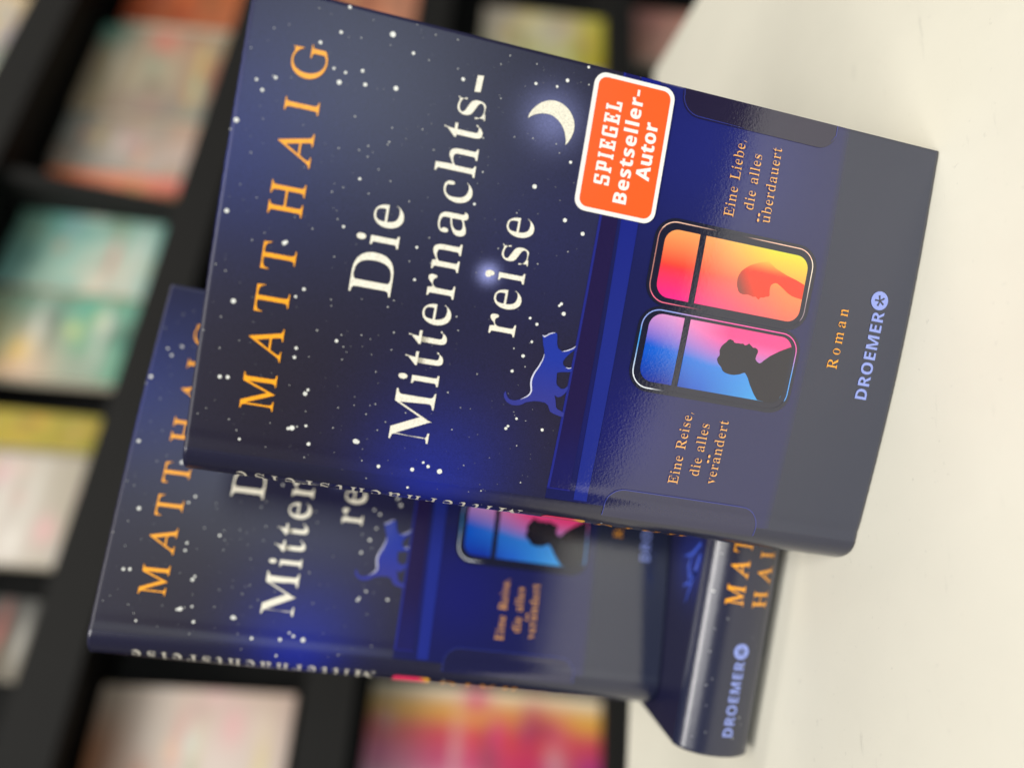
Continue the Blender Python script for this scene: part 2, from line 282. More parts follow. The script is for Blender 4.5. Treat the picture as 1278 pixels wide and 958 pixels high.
ITAL = {
 'M': (590, ['-36,0 -32,13 3,18 12,22 19,28 25,36 40,73 128,385 134,419 132,429 128,437 122,443 112,447 99,450 83,451 87,465 212,465 261,108 496,465 624,465 620,451 615,451 597,450 583,446 572,439 563,428 555,413 548,392 465,80 460,60 458,45 459,35 463,27 470,21 480,18 493,15 509,13 506,0 322,0 325,11 359,18 367,23 375,30 381,39 397,83 480,392 219,0 210,0 157,393 77,103 71,81 68,62 66,48 68,36 72,27 78,21 88,17 101,14 118,13 114,0']),
 'A': (463, ['-85,0 -82,13 -53,18 -26,32 0,56 107,182 356,475 369,475 353,58 354,43 358,32 366,24 377,18 392,15 411,13 409,0 221,0 224,13 229,13 248,14 263,19 273,26 279,38 283,55 285,78 288,158 133,158 127,157 121,154 116,150 65,90 46,66 35,48 32,36 33,28 36,22 43,17 52,15 64,13 79,13 75,0', '143,183 289,183 298,367']),
 'T': (420, ['50,0 52,13 58,13 73,14 86,16 97,19 106,24 114,32 121,41 139,89 228,417 230,429 228,435 222,439 212,441 194,441 168,440 145,437 126,432 109,425 96,415 84,404 75,389 66,372 59,352 44,353 74,465 461,465 439,350 426,350 427,361 427,371 425,394 420,412 410,425 396,434 374,439 346,441 318,441 305,437 298,423 208,93 198,43 200,33 204,25 212,19 223,16 238,14 257,13 265,13 261,0']),
 'H': (520, ['-34,0 -30,13 -28,13 6,18 14,22 21,28 27,36 33,45 37,58 42,73 126,385 132,419 130,429 126,437 120,443 110,447 97,450 81,451 85,465 270,465 267,451 264,451 246,450 231,446 219,439 210,428 201,412 194,390 166,285 163,271 164,267 166,264 169,262 185,259 357,259 373,262 381,274 410,385 416,419 415,429 411,437 404,443 395,447 382,450 365,451 369,465 555,465 551,451 545,451 528,450 513,446 502,439 493,428 486,413 479,392 396,80 391,60 389,45 390,35 394,27 401,21 411,18 424,15 440,13 437,0 251,0 255,13 257,13 291,18 299,22 306,28 312,36 326,73 364,212 365,217 365,222 365,227 363,230 360,232 343,234 172,234 156,231 148,220 111,80 106,60 104,45 105,35 109,27 116,21 126,18 139,15 155,13 152,0']),
 'I': (245, ['-31,0 -27,13 -24,13 10,18 18,22 24,28 30,36 45,73 129,385 135,419 134,429 130,437 123,443 113,447 100,450 84,451 88,465 275,465 272,451 267,451 249,450 235,446 224,439 215,428 207,413 200,392 116,80 110,45 111,35 115,27 122,21 131,18 144,15 161,13 157,0']),
 'G': (541, ['245,-10 203,-7 165,0 130,13 100,31 74,53 54,80 39,110 30,144 27,181 29,214 36,246 47,278 62,310 80,339 102,367 126,393 153,415 181,435 227,457 276,470 327,475 358,473 387,468 414,459 447,446 465,442 473,443 480,445 487,448 503,469 514,469 484,327 472,327 464,364 450,395 428,420 401,438 369,449 331,453 291,448 253,435 218,413 187,383 160,348 137,306 120,261 110,217 106,173 111,126 124,86 146,53 175,30 212,15 255,11 278,12 299,17 319,26 336,37 347,49 354,64 378,158 381,173 383,185 381,195 377,203 369,208 322,214 325,227 518,227 514,214 499,214 487,211 476,208 468,203 462,196 457,188 450,171 443,146 416,35 362,10 305,-5']),
}
STARS = [(130.9,184.6,0.54),(126.5,172.1,0.93),(123.7,185.8,0.54),(119.7,190.7,0.54),(122.8,165.8,0.54),(113.7,186.1,0.46),(113.3,182.9,0.46),(114.8,178.5,0.54),(110.3,184.1,0.77),(111.3,177.2,0.62),(112.2,168.9,0.77),(106.1,205.4,0.46),(108.0,201.3,0.39),(107.7,200.6,0.54),(103.7,203.5,0.54),(94.4,208.8,0.77),(91.7,209.9,0.39),(70.2,207.6,0.7),(86.7,203.8,0.31),(85.8,174.5,0.46),(92.8,181.4,0.31),(95.1,173.7,0.39),(92.2,173.4,0.31),(93.5,176.0,0.31),(89.4,169.9,0.31),(97.4,168.3,0.39),(96.6,168.6,0.31),(64.6,191.6,0.7),(65.0,191.1,0.54),(72.1,176.7,0.46),(80.8,181.3,0.31),(69.9,184.8,0.31),(119.0,151.1,0.62),(94.8,141.3,0.39),(85.5,142.1,0.46),(97.9,155.9,0.31),(82.5,160.2,0.31),(70.4,156.0,0.46),(102.2,178.5,0.39),(101.4,168.1,0.31),(120.5,203.1,0.31),(122.4,199.4,0.23),(128.6,192.5,0.23),(129.0,177.9,0.23),(123.5,172.3,0.23),(121.9,161.3,0.31),(121.5,153.0,0.31),(102.8,159.9,0.31),(104.2,142.8,0.39),(129.4,154.4,0.31),(129.2,160.6,0.31),(130.7,166.0,0.23),(63.8,200.0,0.31),(75.2,200.5,0.23),(77.9,205.2,0.23),(96.2,202.1,0.23),(114.0,208.1,0.31),(123.5,180.3,0.31),(73.7,153.0,0.31),(86.9,166.2,0.31),(82.3,171.5,0.31),(82.6,178.5,0.31),(73.8,178.6,0.31),(72.1,189.9,0.23),(66.3,197.1,0.23),(122.6,130.5,0.54),(125.6,121.6,0.62),(123.2,124.3,0.46),(130.8,116.1,0.46),(125.9,115.2,0.39),(93.9,125.9,0.77),(86.3,115.4,0.7),(83.5,109.5,0.7),(102.9,116.7,0.54),(104.8,120.4,0.31),(107.1,121.8,0.31),(107.2,128.7,0.31),(106.4,134.1,0.31),(116.2,139.7,0.31),(128.6,139.1,0.31),(125.6,141.3,0.31),(128.1,131.2,0.31),(129.4,154.3,0.31),(85.5,129.7,0.31),(74.6,133.2,0.31),(56.7,120.4,0.46),(55.3,118.1,0.54),(59.7,110.8,0.7),(62.4,112.0,0.54),(61.8,112.5,0.46),(50.0,118.6,0.46),(45.5,120.4,0.62),(40.6,122.8,0.54),(42.5,119.2,0.31),(47.2,123.5,0.39),(38.0,132.8,0.39),(26.9,118.8,0.46),(23.5,121.4,0.54),(24.3,120.9,0.46),(24.8,110.5,0.54),(27.5,135.8,0.31),(72.4,121.1,0.31),(77.6,112.9,0.31),(74.5,133.2,0.31),(10.6,131.7,0.31),(7.9,113.8,0.39),(3.7,125.2,0.39),(26.7,116.0,0.23),(18.9,117.2,0.31),(53.3,141.6,0.39),(49.5,140.4,0.31),(46.6,202.4,0.77),(41.8,205.0,0.31),(37.4,209.0,0.31),(25.4,203.1,0.62),(25.6,201.0,0.62),(33.3,204.2,0.31),(53.2,184.5,0.54),(50.8,186.4,0.46),(42.6,179.3,0.39),(40.6,173.6,0.54),(42.5,172.5,0.31),(36.7,184.1,0.54),(34.1,184.2,0.54),(24.4,179.8,0.7),(25.6,179.2,0.46),(14.1,181.9,0.85),(13.8,182.9,0.54),(14.7,180.6,0.39),(15.3,178.2,0.46),(10.2,176.7,0.62),(13.0,163.9,0.85),(12.9,163.3,0.7),(8.7,195.6,0.46),(13.9,199.1,0.31),(11.1,196.7,0.31),(6.6,156.2,0.62),(7.1,146.4,0.7),(8.7,142.0,0.62),(9.7,143.6,0.46),(7.7,138.4,0.93),(2.6,159.1,0.31),(1.5,146.8,0.46),(10.6,131.7,0.31),(7.6,161.2,0.31),(21.9,170.2,0.31),(21.3,162.2,0.31),(23.3,165.9,0.23),(24.6,160.1,0.31),(24.0,161.5,0.23),(19.9,156.4,0.31),(23.5,151.2,0.31),(17.2,158.3,0.31),(31.3,140.2,0.39),(27.5,135.8,0.31),(38.0,132.8,0.39),(20.7,137.1,0.31),(61.4,155.1,0.46),(66.2,157.4,0.31),(45.7,158.3,0.39),(43.4,167.1,0.31),(42.7,164.5,0.23),(40.7,158.2,0.31),(39.3,171.5,0.31),(35.7,171.3,0.31),(33.8,161.5,0.31),(58.3,166.0,0.39),(52.5,161.2,0.39),(54.6,159.8,0.31),(66.8,151.4,0.31),(53.3,141.5,0.31),(49.5,140.5,0.31),(54.3,205.6,0.31),(55.6,208.3,0.31),(51.7,176.9,0.31),(53.4,168.6,0.23),(50.0,176.5,0.23),(63.5,177.9,0.31),(14.6,188.0,0.23),(26.1,184.4,0.23),(34.9,180.3,0.23),(36.2,199.4,0.23),(19.4,178.9,0.23),(6.1,177.3,0.31),(15.9,170.7,0.31),(7.5,188.3,0.23),(16.1,205.5,0.23),(14.2,207.5,0.23)]
# ------------------------------------------------------------------ the novel: jacket geometry
BW, BH, BT, BOW = 131.8, 210.0, 29.0, 3.03     # width, height, thickness, bulge of the front (mm)
U0, SA, SP = 4.6, 9.0, 2.05                     # where the cover starts to round, how far the spine bulges, how square it is
HT = BT / 2

def bow(u):
    return BOW * math.sin(math.pi * min(max(u / BW, 0), 1)) - 0.28 * math.exp(-((u - 7.5) / 1.5) ** 2)

def prof_front(u):
    """outer profile (u, n) for u on the front cover; near the spine it rounds away"""
    if u >= U0:
        return (u, bow(u))
    k = min((U0 - u) / SA, 0.9999)
    return (u, bow(U0) - HT * (1 - (1 - k ** SP) ** (1 / SP)))

def prof_spine(z):
    """outer profile at depth z behind the front cover (0..BT)"""
    s = max(-1, min(1, (z - HT) / HT))
    u = U0 - SA * max(0, 1 - abs(s) ** SP) ** (1 / SP)
    return (u, -z + bow(U0) * max(0, 1 - z / HT))

def frame(pf, t, e=0.02):
    a, b = pf(t - e), pf(t + e)
    du, dn = b[0] - a[0], b[1] - a[1]
    L = math.hypot(du, dn) or 1
    return du / L, dn / L

def on_front(u, v, off):
    p = prof_front(u)
    tu, tn = frame(prof_front, max(u, 0.3 + U0 - SA))
    return Vector((p[0] - tn * off, -(p[1] + tu * off), v)) * MM

def on_spine(z, v, off):
    p = prof_spine(z)
    tu, tn = frame(prof_spine, min(max(z, 0.3), BT - 0.3))
    # the spine runs from front to back, so outwards is the other way round
    return Vector((p[0] + tn * off, -(p[1] - tu * off), v)) * MM

# ------------------------------------------------------------------ ink
def mix(a, b, t):
    t = max(0.0, min(1.0, t))
    return tuple(x + (y - x) * t for x, y in zip(a, b))

def gauss(u, v, cu, cv, s):
    return math.exp(-((u - cu) ** 2 + (v - cv) ** 2) / (2 * s * s))

NIGHT = srgb(30, 29, 51)
NIGHT_WARM = srgb(36, 31, 42)
BLUE = srgb(24, 38, 146)
PANEL = srgb(30, 33, 82)
PANEL_DEEP = srgb(22, 18, 66)
STRIPE = srgb(35, 46, 134)
COAL = srgb(35, 41, 64)
WHITE = srgb(238, 232, 214)
STARW = srgb(240, 240, 232)
GOLD = srgb(255, 170, 34)
GOLD2 = srgb(238, 172, 96)
PALE = srgb(140, 156, 226)

def ink_front(u, v):
    if v > 105.5:
        c = mix(NIGHT, NIGHT_WARM, 0.85 * gauss(u, v, 28, 182, 26) + 0.95 * gauss(u, v, 34, 112, 17))
        c = mix(c, BLUE, 0.85 * gauss(u, v, 5, 140, 11))
        c = mix(c, srgb(36, 42, 116), 0.5 * gauss(u, v, 14, 137, 18))
        c = mix(c, srgb(30, 44, 118), 0.85 * gauss(u, v, 92, 209, 17))
        c = mix(c, srgb(32, 34, 84), 0.6 * gauss(u, v, 80, 118, 22))
        c = mix(c, srgb(34, 40, 80), 0.6 * gauss(u, v, 100, 190, 30))
        c = mix(c, srgb(128, 134, 190), 0.55 * gauss(u, v, 114, 124, 5.5))
        c = mix(c, srgb(150, 156, 220), 0.95 * gauss(u, v, 67.0, 134.7, 1.9))
        return c
    if v < 33:
        return mix(COAL, PANEL, (v - 31) / 2)
    c = mix(PANEL, srgb(32, 38, 112), gauss(u, v, 118, 78, 22))
    c = mix(c, srgb(30, 32, 110), 0.7 * gauss(u, v, 30, 85, 14))
    return c

def ink_back(u, v):
    return mix(srgb(24, 24, 52), srgb(30, 44, 130), 0.6 * gauss(u, v, 12, 66, 9))

def ink_spine(z, v):
    c = mix(srgb(30, 34, 58), srgb(30, 30, 54), (v - 30) / 60)
    c = mix(c, BLUE, 0.8 * gauss(z, v, 0, 140, 11))
    return c

# ------------------------------------------------------------------ flat artwork laid on the jacket
class Art:
    """collects printed shapes; every shape is cut into small faces that follow the jacket"""
    def __init__(s):
        s.v, s.f, s.c, s.m = [], [], [], []
    def shape(s, loops, ink, layer, gloss, where, maxlen=5.0):
        """loops: outline then holes, 2D points in mm"""
        loops = [l for l in loops if len(l) > 2]
        pts = [Vector((p[0], p[1], 0)) for l in loops for p in l]
        tris = tessellate_polygon([[Vector((p[0], p[1], 0)) for p in l] for l in loops])
        bm = bmesh.new()
        vs = [bm.verts.new(p) for p in pts]
        for t in tris:
            if len(set(t)) == 3:
                try:
                    bm.faces.new([vs[i] for i in t])
                except ValueError:
                    pass
        for _ in range(7):
            es = [e for e in bm.edges if e.calc_length() > maxlen]
            if not es:
                break
            bmesh.ops.subdivide_edges(bm, edges=es, cuts=1)
            bmesh.ops.triangulate(bm, faces=[f for f in bm.faces if len(f.verts) > 3])
        bm.verts.index_update()
        base = len(s.v)
        fn = on_spine if where == 'spine' else (on_back if where == 'back' else on_front)
        for v in bm.verts:
            s.v.append(fn(v.co.x, v.co.y, 0.04 + 0.05 * layer))
            s.c.append(ink(v.co.x, v.co.y) if callable(ink) else ink)
        for f in bm.faces:
            if f.calc_area() < 1e-9:
                continue
            ids = [base + v.index for v in f.verts]
            n = (s.v[ids[1]] - s.v[ids[0]]).cross(s.v[ids[2]] - s.v[ids[0]])
            out = Vector((0, -1, 0)) if where == 'front' else (Vector((0, 1, 0)) if where == 'back' else Vector((-1, 0, 0)))
            if n.dot(out) < 0:
                ids.reverse()
            s.f.append(ids)
            s.m.append(1 if gloss else (2 if where == 'spine' else 0))
        bm.free()

def on_back(u, v, off):
    return Vector((u, BT + off, v)) * MM if False else Vector((u * MM, (BT + off) * MM, v * MM))

def disc(u, v, r, n=14, wob=0.0, rng=None):
    return [(u + (r * (1 + (rng.uniform(-wob, wob) if rng else 0))) * math.cos(2 * math.pi * i / n),
             v + (r * (1 + (rng.uniform(-wob, wob) if rng else 0))) * math.sin(2 * math.pi * i / n)) for i in range(n)]

def rrect(u0, v0, u1, v1, r, n=8):
    o = []
    for cx, cy, a0 in ((u1 - r, v1 - r, 0), (u0 + r, v1 - r, 90), (u0 + r, v0 + r, 180), (u1 - r, v0 + r, 270)):
        for i in range(n + 1):
            a = R(a0 + 90 * i / n)
            o.append((cx + r * math.cos(a), cy + r * math.sin(a)))
    return o

def ribbon(pts, wd):
    """a tapered stroke along pts; wd = half width at each point"""
    n = len(pts)
    L, Rr = [], []
    for i, p in enumerate(pts):
        a = pts[max(i - 1, 0)]; b = pts[min(i + 1, n - 1)]
        dx, dy = b[0] - a[0], b[1] - a[1]
        k = math.hypot(dx, dy) or 1
        nx, ny = -dy / k, dx / k
        h = wd[i] if isinstance(wd, (list, tuple)) else wd
        L.append((p[0] + nx * h, p[1] + ny * h)); Rr.append((p[0] - nx * h, p[1] - ny * h))
    return L + Rr[::-1]

def arc_pts(cx, cy, r, a0, a1, n=8):
    return [(cx + r * math.cos(R(a0 + (a1 - a0) * i / n)), cy + r * math.sin(R(a0 + (a1 - a0) * i / n))) for i in range(n + 1)]

# ------------------------------------------------------------------ lettering
def unpack(d):
    return {c: (a, [[tuple(map(float, q.split(','))) for q in p.split()] for p in ps]) for c, (a, ps) in d.items()}
SERIF, SANS, ITAL = unpack(SERIF), unpack(SANS), unpack(ITAL)

def area(p):
    return 0.5 * sum(p[i - 1][0] * p[i][1] - p[i][0] * p[i - 1][1] for i in range(len(p)))

def inset(polys, tx, ty):
    """move outlines inwards by tx across and ty along; negative fattens"""
    if not tx and not ty:
        return polys
    sg = 1 if area(max(polys, key=lambda p: abs(area(p)))) > 0 else -1
    out = []
    for p in polys:
        q = []
        n = len(p)
        for i in range(n):
            a, b, c = p[i - 1], p[i], p[(i + 1) % n]
            e1 = (b[0] - a[0], b[1] - a[1]); e2 = (c[0] - b[0], c[1] - b[1])
            l1 = math.hypot(*e1) or 1; l2 = math.hypot(*e2) or 1
            n1 = (-e1[1] / l1 * sg, e1[0] / l1 * sg); n2 = (-e2[1] / l2 * sg, e2[0] / l2 * sg)
            mx, my = n1[0] + n2[0], n1[1] + n2[1]
            k = math.hypot(mx, my)
            if k < 0.5:
                q.append(b); continue
            mx, my = mx / k, my / k
            f = min(1 / max(mx * n1[0] + my * n1[1], 0.5), 1.5)
            q.append((b[0] + mx * f * tx, b[1] + my * f * ty))
        out.append(q)
    return out

EXTRA = {}
def _rect(x0, y0, x1, y1):
    return [(x0, y0), (x1, y0), (x1, y1), (x0, y1)]
def slab(c):
    """square slab letters of the sticker's magazine logo"""
    t, h, w = 125, 700, 430
    s = 70
    if c == 'I':
        return 300, [[(40, 0), (260, 0), (260, 95), (215, 95), (215, 605), (260, 605), (260, 700), (40, 700), (40, 605), (85, 605), (85, 95), (40, 95)]]
    if c == 'E':
        return 470, [[(20, 0), (440, 0), (440, 215), (330, 215), (330, 105), (215, 105), (215, 300), (270, 300), (270, 240), (350, 240), (350, 460), (270, 460), (270, 400), (215, 400), (215, 595), (325, 595), (325, 490), (430, 490), (430, 700), (20, 700), (20, 605), (75, 605), (75, 95), (20, 95)]]
    if c == 'L':
        return 455, [[(20, 0), (430, 0), (430, 250), (315, 250), (315, 105), (215, 105), (215, 605), (270, 605), (270, 700), (20, 700), (20, 605), (75, 605), (75, 95), (20, 95)]]
    if c == 'P':
        return 480, [[(20, 0), (270, 0), (270, 95), (215, 95), (215, 250), (400, 250), (455, 305), (455, 645), (400, 700), (20, 700), (20, 605), (75, 605), (75, 95), (20, 95)],
                     [(215, 350), (215, 600), (315, 600), (315, 350)]]
    if c == 'S':
        return 460, [[(25, 0), (380, 0), (435, 55), (435, 340), (380, 400), (165, 400), (165, 600), (310, 600), (310, 500), (425, 500), (425, 700), (80, 700), (25, 645), (25, 350), (80, 295), (300, 295), (300, 105), (140, 105), (140, 215), (25, 215)]]
    if c == 'G':
        return 490, [[(80, 0), (460, 0), (460, 370), (270, 370), (270, 275), (325, 275), (325, 105), (165, 105), (165, 595), (325, 595), (325, 490), (455, 490), (455, 700), (80, 700), (25, 645), (25, 55)]]

def glyph(c, font):
    if font == 'slab':
        return slab(c)
    F_ = SANS if font == 'sans' else (ITAL if font == 'ital' else SERIF)
    if c == '-':
        return 240, [_rect(20, 165, 220, 240)]
    if c in '\u00e4\u00fc':
        a, ps = F_[{'\u00e4': 'a', '\u00fc': 'u'}[c]]
        cx = (min(p[0] for q in ps for p in q) + max(p[0] for q in ps for p in q)) / 2
        top = 545
        return a, ps + [disc(cx - 118, top, 54, 10), disc(cx + 118, top, 54, 10)]
    a, ps = F_[c]
    if font == 'ital':                           # upright book capitals
        ps = [[(x - 0.277 * y, y) for x, y in p] for p in ps]
    return a, ps

CAP = {'serif': max(p[1] for p in SERIF['D'][1][0]), 'sans': max(p[1] for p in SANS['D'][1][0]), 'ital': max(p[1] for p in ITAL['H'][1][0]), 'slab': 700}

def text(art, s, font, cap, u0, u1, base, ink, layer=1, gloss=False, where='front', thin=(0, 0), sx=None, axis=None):
    """set a line of type between u0 and u1 with capitals cap mm high; spacing is opened to fit"""
    k = cap / CAP[font]
    kx = k * (sx or 1)
    space = 230
    items, x = [], 0.0
    for c in s:
        if c == ' ':
            x += space; items.append(None); continue
        a, ps = glyph(c, font)
        items.append((x, ps)); x += a
    first = next(i for i in items if i)
    last = [i for i in items if i][-1]
    x_min = first[0] + min(p[0] for q in first[1] for p in q)
    x_max = last[0] + max(p[0] for q in last[1] for p in q)
    extra = ((u1 - u0) / kx - (x_max - x_min)) / max(len(s) - 1, 1)
    for i, it in enumerate(items):
        if not it:
            continue
        ps = inset(it[1], *thin)
        placed = []
        for p in ps:
            placed.append([(u0 + (it[0] - x_min + q[0] + extra * i) * kx, base + q[1] * k) for q in p])
        if axis == 'spine':                      # spine type runs upwards, tops to the back cover
            placed = [[(base + (q[1] - base), q[0]) for q in p] for p in placed]
        # separate bodies (dots) from holes
        outs = [p for p in placed if not any(p is not o and inside(p[0], o) for o in placed)]
        for o in outs:
            art.shape([o] + [p for p in placed if p is not o and inside(p[0], o)], ink, layer, gloss, where, 0.9 if where == 'spine' else 4.0)

def inside(pt, poly):
    x, y = pt; r = False
    for i in range(len(poly)):
        (x0, y0), (x1, y1) = poly[i - 1], poly[i]
        if (y0 > y) != (y1 > y) and x < (x1 - x0) * (y - y0) / (y1 - y0) + x0:
            r = not r
    return r

def asterisk(cu, cv, r, wdt):
    out = []
    for i in range(5):
        a = R(90 + 72 * i)
        d = (math.cos(a), math.sin(a))
        out.append(ribbon([(cu, cv), (cu + d[0] * r, cv + d[1] * r)], [wdt * 0.45, wdt * 0.62]))
    return out

# ------------------------------------------------------------------ artwork of the jacket
def draw_cover(art):
    rng = random.Random(5)
    # stars
    for u, v, r in STARS:
        if v > 106.2 and 1 < u < BW - 0.5:
            r = r * (0.84 if r > 0.4 else 0.62)
            t = 0.92 if r > 0.33 else 0.55
            art.shape([disc(u, v, r, 12, 0.05, rng)], mix(NIGHT, STARW, t), 1, False, 'front')
    for _ in range(300):
        u, v = rng.uniform(2, BW - 1), rng.uniform(107, 209)
        r = rng.choice((0.07, 0.08, 0.1, 0.12, 0.15))
        art.shape([disc(u, v, r, 6)], mix(NIGHT, STARW, rng.uniform(0.1, 0.42)), 1, False, 'front')
    art.shape([disc(67.0, 134.7, 0.95, 16)], srgb(242, 238, 232), 2, False, 'front')
    # moon
    outer = [(112.5, 131.1), (113.9, 130.9), (115.1, 130.3), (116.4, 129.4), (117.5, 128.3), (118.3, 127.1), (118.85, 125.8), (119.1, 124.5), (119.05, 123.2), (118.65, 121.7), (117.95, 120.4), (117.1, 119.35), (116.05, 118.5), (114.9, 117.85), (113.55, 117.42), (112.3, 117.32), (111.2, 117.43), (110.1, 117.68), (109.1, 118.07), (108.2, 118.5), (107.34, 119.07)]
    inner = [(108.6, 119.15), (109.77, 119.5), (110.9, 119.9), (111.89, 120.47), (112.85, 121.2), (113.66, 122.09), (114.3, 123.1), (114.76, 124.08), (114.95, 125.1), (114.92, 126.1), (114.8, 127.1), (114.54, 128.03), (114.2, 128.9), (113.78, 129.68), (113.2, 130.45)]
    art.shape([outer + inner], srgb(234, 228, 208), 2, False, 'front')
    # airplane wall: dark ledge, bright rail
    art.shape([[(7.6, 98.5), (BW, 100.5), (BW, 105.5), (7.6, 105.5)]], lambda u, v: mix(srgb(37, 29, 72), srgb(32, 32, 92), max(u - 90, 0) / 40 + gauss(u, v, 12, 100, 9)), 1, True, 'front')
    art.shape([[(7.6, 104.75), (BW, 104.75), (BW, 105.5), (7.6, 105.5)]], srgb(40, 45, 132), 2, True, 'front')
    art.shape([[(7.4, 105.45), (7.4, 98.2), (7.9, 98.2), (7.9, 105.45)]], srgb(36, 38, 120), 3, True, 'front')
    art.shape([[(5.0, 92.4), (BW, 94.0), (BW, 99.9), (5.0, 96.6)]], lambda u, v: mix(STRIPE, srgb(26, 34, 128), (u - 60) / 60), 2, True, 'front', 1.6)
    # windows: dark seal, thin lit rim, glass with the divider, passenger
    seal = srgb(29, 31, 52)
    for u0, u1 in ((41.3, 67.3), (67.4, 93.7)):
        art.shape([rrect(u0, 34.7, u1, 87.9, 6.7)], seal, 3 if u0 < 50 else 4, True, 'front')
    def rim2(u, v):
        a = mix(srgb(246, 246, 250), srgb(80, 170, 240), (u - 43) / 5)
        a = mix(a, srgb(60, 140, 240), (u - 50) / 8 if v > 80 else 0)
        if v > 80: a = mix(srgb(240, 244, 250), srgb(70, 160, 240), (u - 46) / 9)
        if u > 60: a = mix(srgb(250, 90, 170), srgb(150, 170, 240), (v - 62) / 16)
        if v < 40: a = mix(srgb(90, 160, 235), srgb(250, 90, 170), (u - 55) / 8)
        if u < 46 and v < 80: a = mix(seal, srgb(236, 238, 244), (v - 76) / 6)
        return a
    def rim1(u, v):
        a = srgb(190, 130, 122)
        if v < 44: a = mix(srgb(150, 130, 140), srgb(255, 236, 214), (u - 76) / 10)
        if u > 90: a = mix(srgb(255, 205, 180), seal, gauss(u, v, 92, 64, 6) * 1.4)
        if u < 71: a = mix(srgb(255, 120, 150), seal, 1 - (v - 70) / 10)
        return a
    def ring(u0, v0, u1, v1, r, th, ink, layer):
        o = rrect(u0, v0, u1, v1, r, 10)
        for i in range(len(o)):                  # the rim as short strokes, thicker where it catches the light
            pass
        art.shape([o, rrect(u0 + th, v0 + th, u1 - th, v1 - th, r - th, 10)], ink, layer, True, 'front', 2.5)
    ring(42.3, 35.7, 66.35, 86.9, 5.6, 0.34, rim2, 5)
    ring(68.3, 35.8, 92.7, 86.85, 5.6, 0.3, rim1, 5)
    def g2(u, v):
        t = (u - 44.5) / 20.5                    # 0 left .. 1 right
        q = (v - 37.5) / 47                      # 0 bottom .. 1 top
        d = t * 1.15 + (1 - q) * 0.12
        left = mix(mix(srgb(70, 176, 236), srgb(36, 92, 196), q * 1.7), srgb(24, 44, 150), (q - 0.62) / 0.2)
        mid = mix(srgb(70, 160, 232), srgb(16, 88, 208), q)
        right = mix(srgb(255, 70, 140), srgb(222, 150, 206), (q - 0.45) / 0.4)
        return mix(mix(left, mid, t * 2.2), right, (d - 0.50 - 0.14 * max(0, q - 0.55) / 0.45) / 0.56)
    def g1(u, v):
        t = (u - 70) / 20.3
        q = (v - 37.5) / 47
        lo = mix(srgb(255, 110, 92), srgb(255, 44, 138), (q - 0.1) / 0.7)
        md = mix(srgb(252, 146, 78), mix(srgb(250, 112, 84), srgb(240, 62, 56), (q - 0.5) / 0.35), (q - 0.05) / 0.45)
        hi = mix(srgb(222, 218, 60), srgb(250, 164, 96), (q - 0.26) / 0.40)
        return mix(mix(lo, md, t * 2), hi, (t - 0.46) / 0.54)
    def pane(u0, v0, u1, v1, r, top):
        o = []
        for cx, cy, a0, rr in ((u1, v1, 0, r if top else 0.15), (u0, v1, 90, r if top else 0.15), (u0, v0, 180, 0.15 if top else r), (u1, v0, 270, 0.15 if top else r)):
            cx += -rr if cx == u1 else rr
            cy += -rr if cy == v1 else rr
            for i in range(9):
                a = R(a0 + 90 * i / 8)
                o.append((cx + rr * math.cos(a), cy + rr * math.sin(a)))
        return o
    for (a, b, ink) in ((44.5, 65.1, g2), (70.0, 90.4, g1)):
        art.shape([pane(a, 37.55, b, 71.9, 4.0, False)], ink, 6, True, 'front', 2.0)
        art.shape([pane(a, 73.85, b, 84.6, 4.2, True)], ink, 6, True, 'front', 2.0)
    man = [(62.6, 37.9), (60.72, 41.25), (58.62, 44.21), (56.9, 46.0), (56.18, 46.58), (55.84, 47.23), (56.2, 48.1), (56.93, 48.79), (58.0, 48.7), (59.02, 48.44), (59.7, 48.55), (60.06, 48.92), (60.3, 49.6), (60.2, 50.3), (60.6, 50.9), (61.26, 51.85), (60.7, 52.4), (60.45, 53.12), (60.9, 53.8), (60.7, 54.5), (60.75, 55.33), (60.6, 56.0), (60.75, 56.78), (61.2, 57.05), (61.49, 58.15), (61.1, 58.8), (60.52, 59.13), (59.7, 59.9), (58.95, 60.46), (58.2, 60.75), (57.53, 60.86), (56.7, 60.65), (56.03, 60.53), (55.4, 60.95), (54.81, 61.12), (54.2, 60.85), (53.57, 60.46), (52.65, 59.3), (52.1, 58.9), (51.65, 58.6), (51.2, 57.8), (51.01, 57.02), (50.9, 55.8), (50.97, 54.6), (51.25, 53.6), (51.5, 52.79), (52.0, 51.9), (52.21, 51.26), (51.6, 50.6), (50.84, 49.97), (48.77, 48.76), (46.34, 46.98), (44.6, 45.36), (44.4, 40.5), (45.6, 38.6), (48.0, 37.45), (61.2, 37.45)]
    art.shape([man], srgb(28, 26, 40), 7, True, 'front', 4)
    woman = [(86.77, 50.79), (86.1, 52.9), (85.34, 54.73), (84.5, 56.4), (83.44, 57.7), (82.3, 58.8), (81.13, 59.38), (79.8, 59.65), (78.45, 59.55), (77.5, 59.35), (76.79, 58.97), (76.1, 58.6), (75.64, 58.01), (75.5, 57.2), (75.47, 56.54), (75.7, 55.6), (75.6, 54.65), (75.3, 53.7), (75.52, 52.71), (75.1, 52.2), (74.83, 51.6), (75.4, 51.35), (75.61, 51.04), (75.7, 50.2), (76.12, 49.45), (76.3, 48.7), (76.77, 48.38), (78.0, 48.65), (79.15, 48.73), (79.9, 48.5), (80.42, 47.93), (80.75, 47.2), (80.68, 46.53), (79.87, 44.9), (78.5, 42.66), (77.9, 41.2), (77.65, 40.02), (77.46, 37.62), (81.9, 37.62), (82.4, 39.0), (82.91, 40.65), (83.79, 44.25), (85.1, 47.93)]
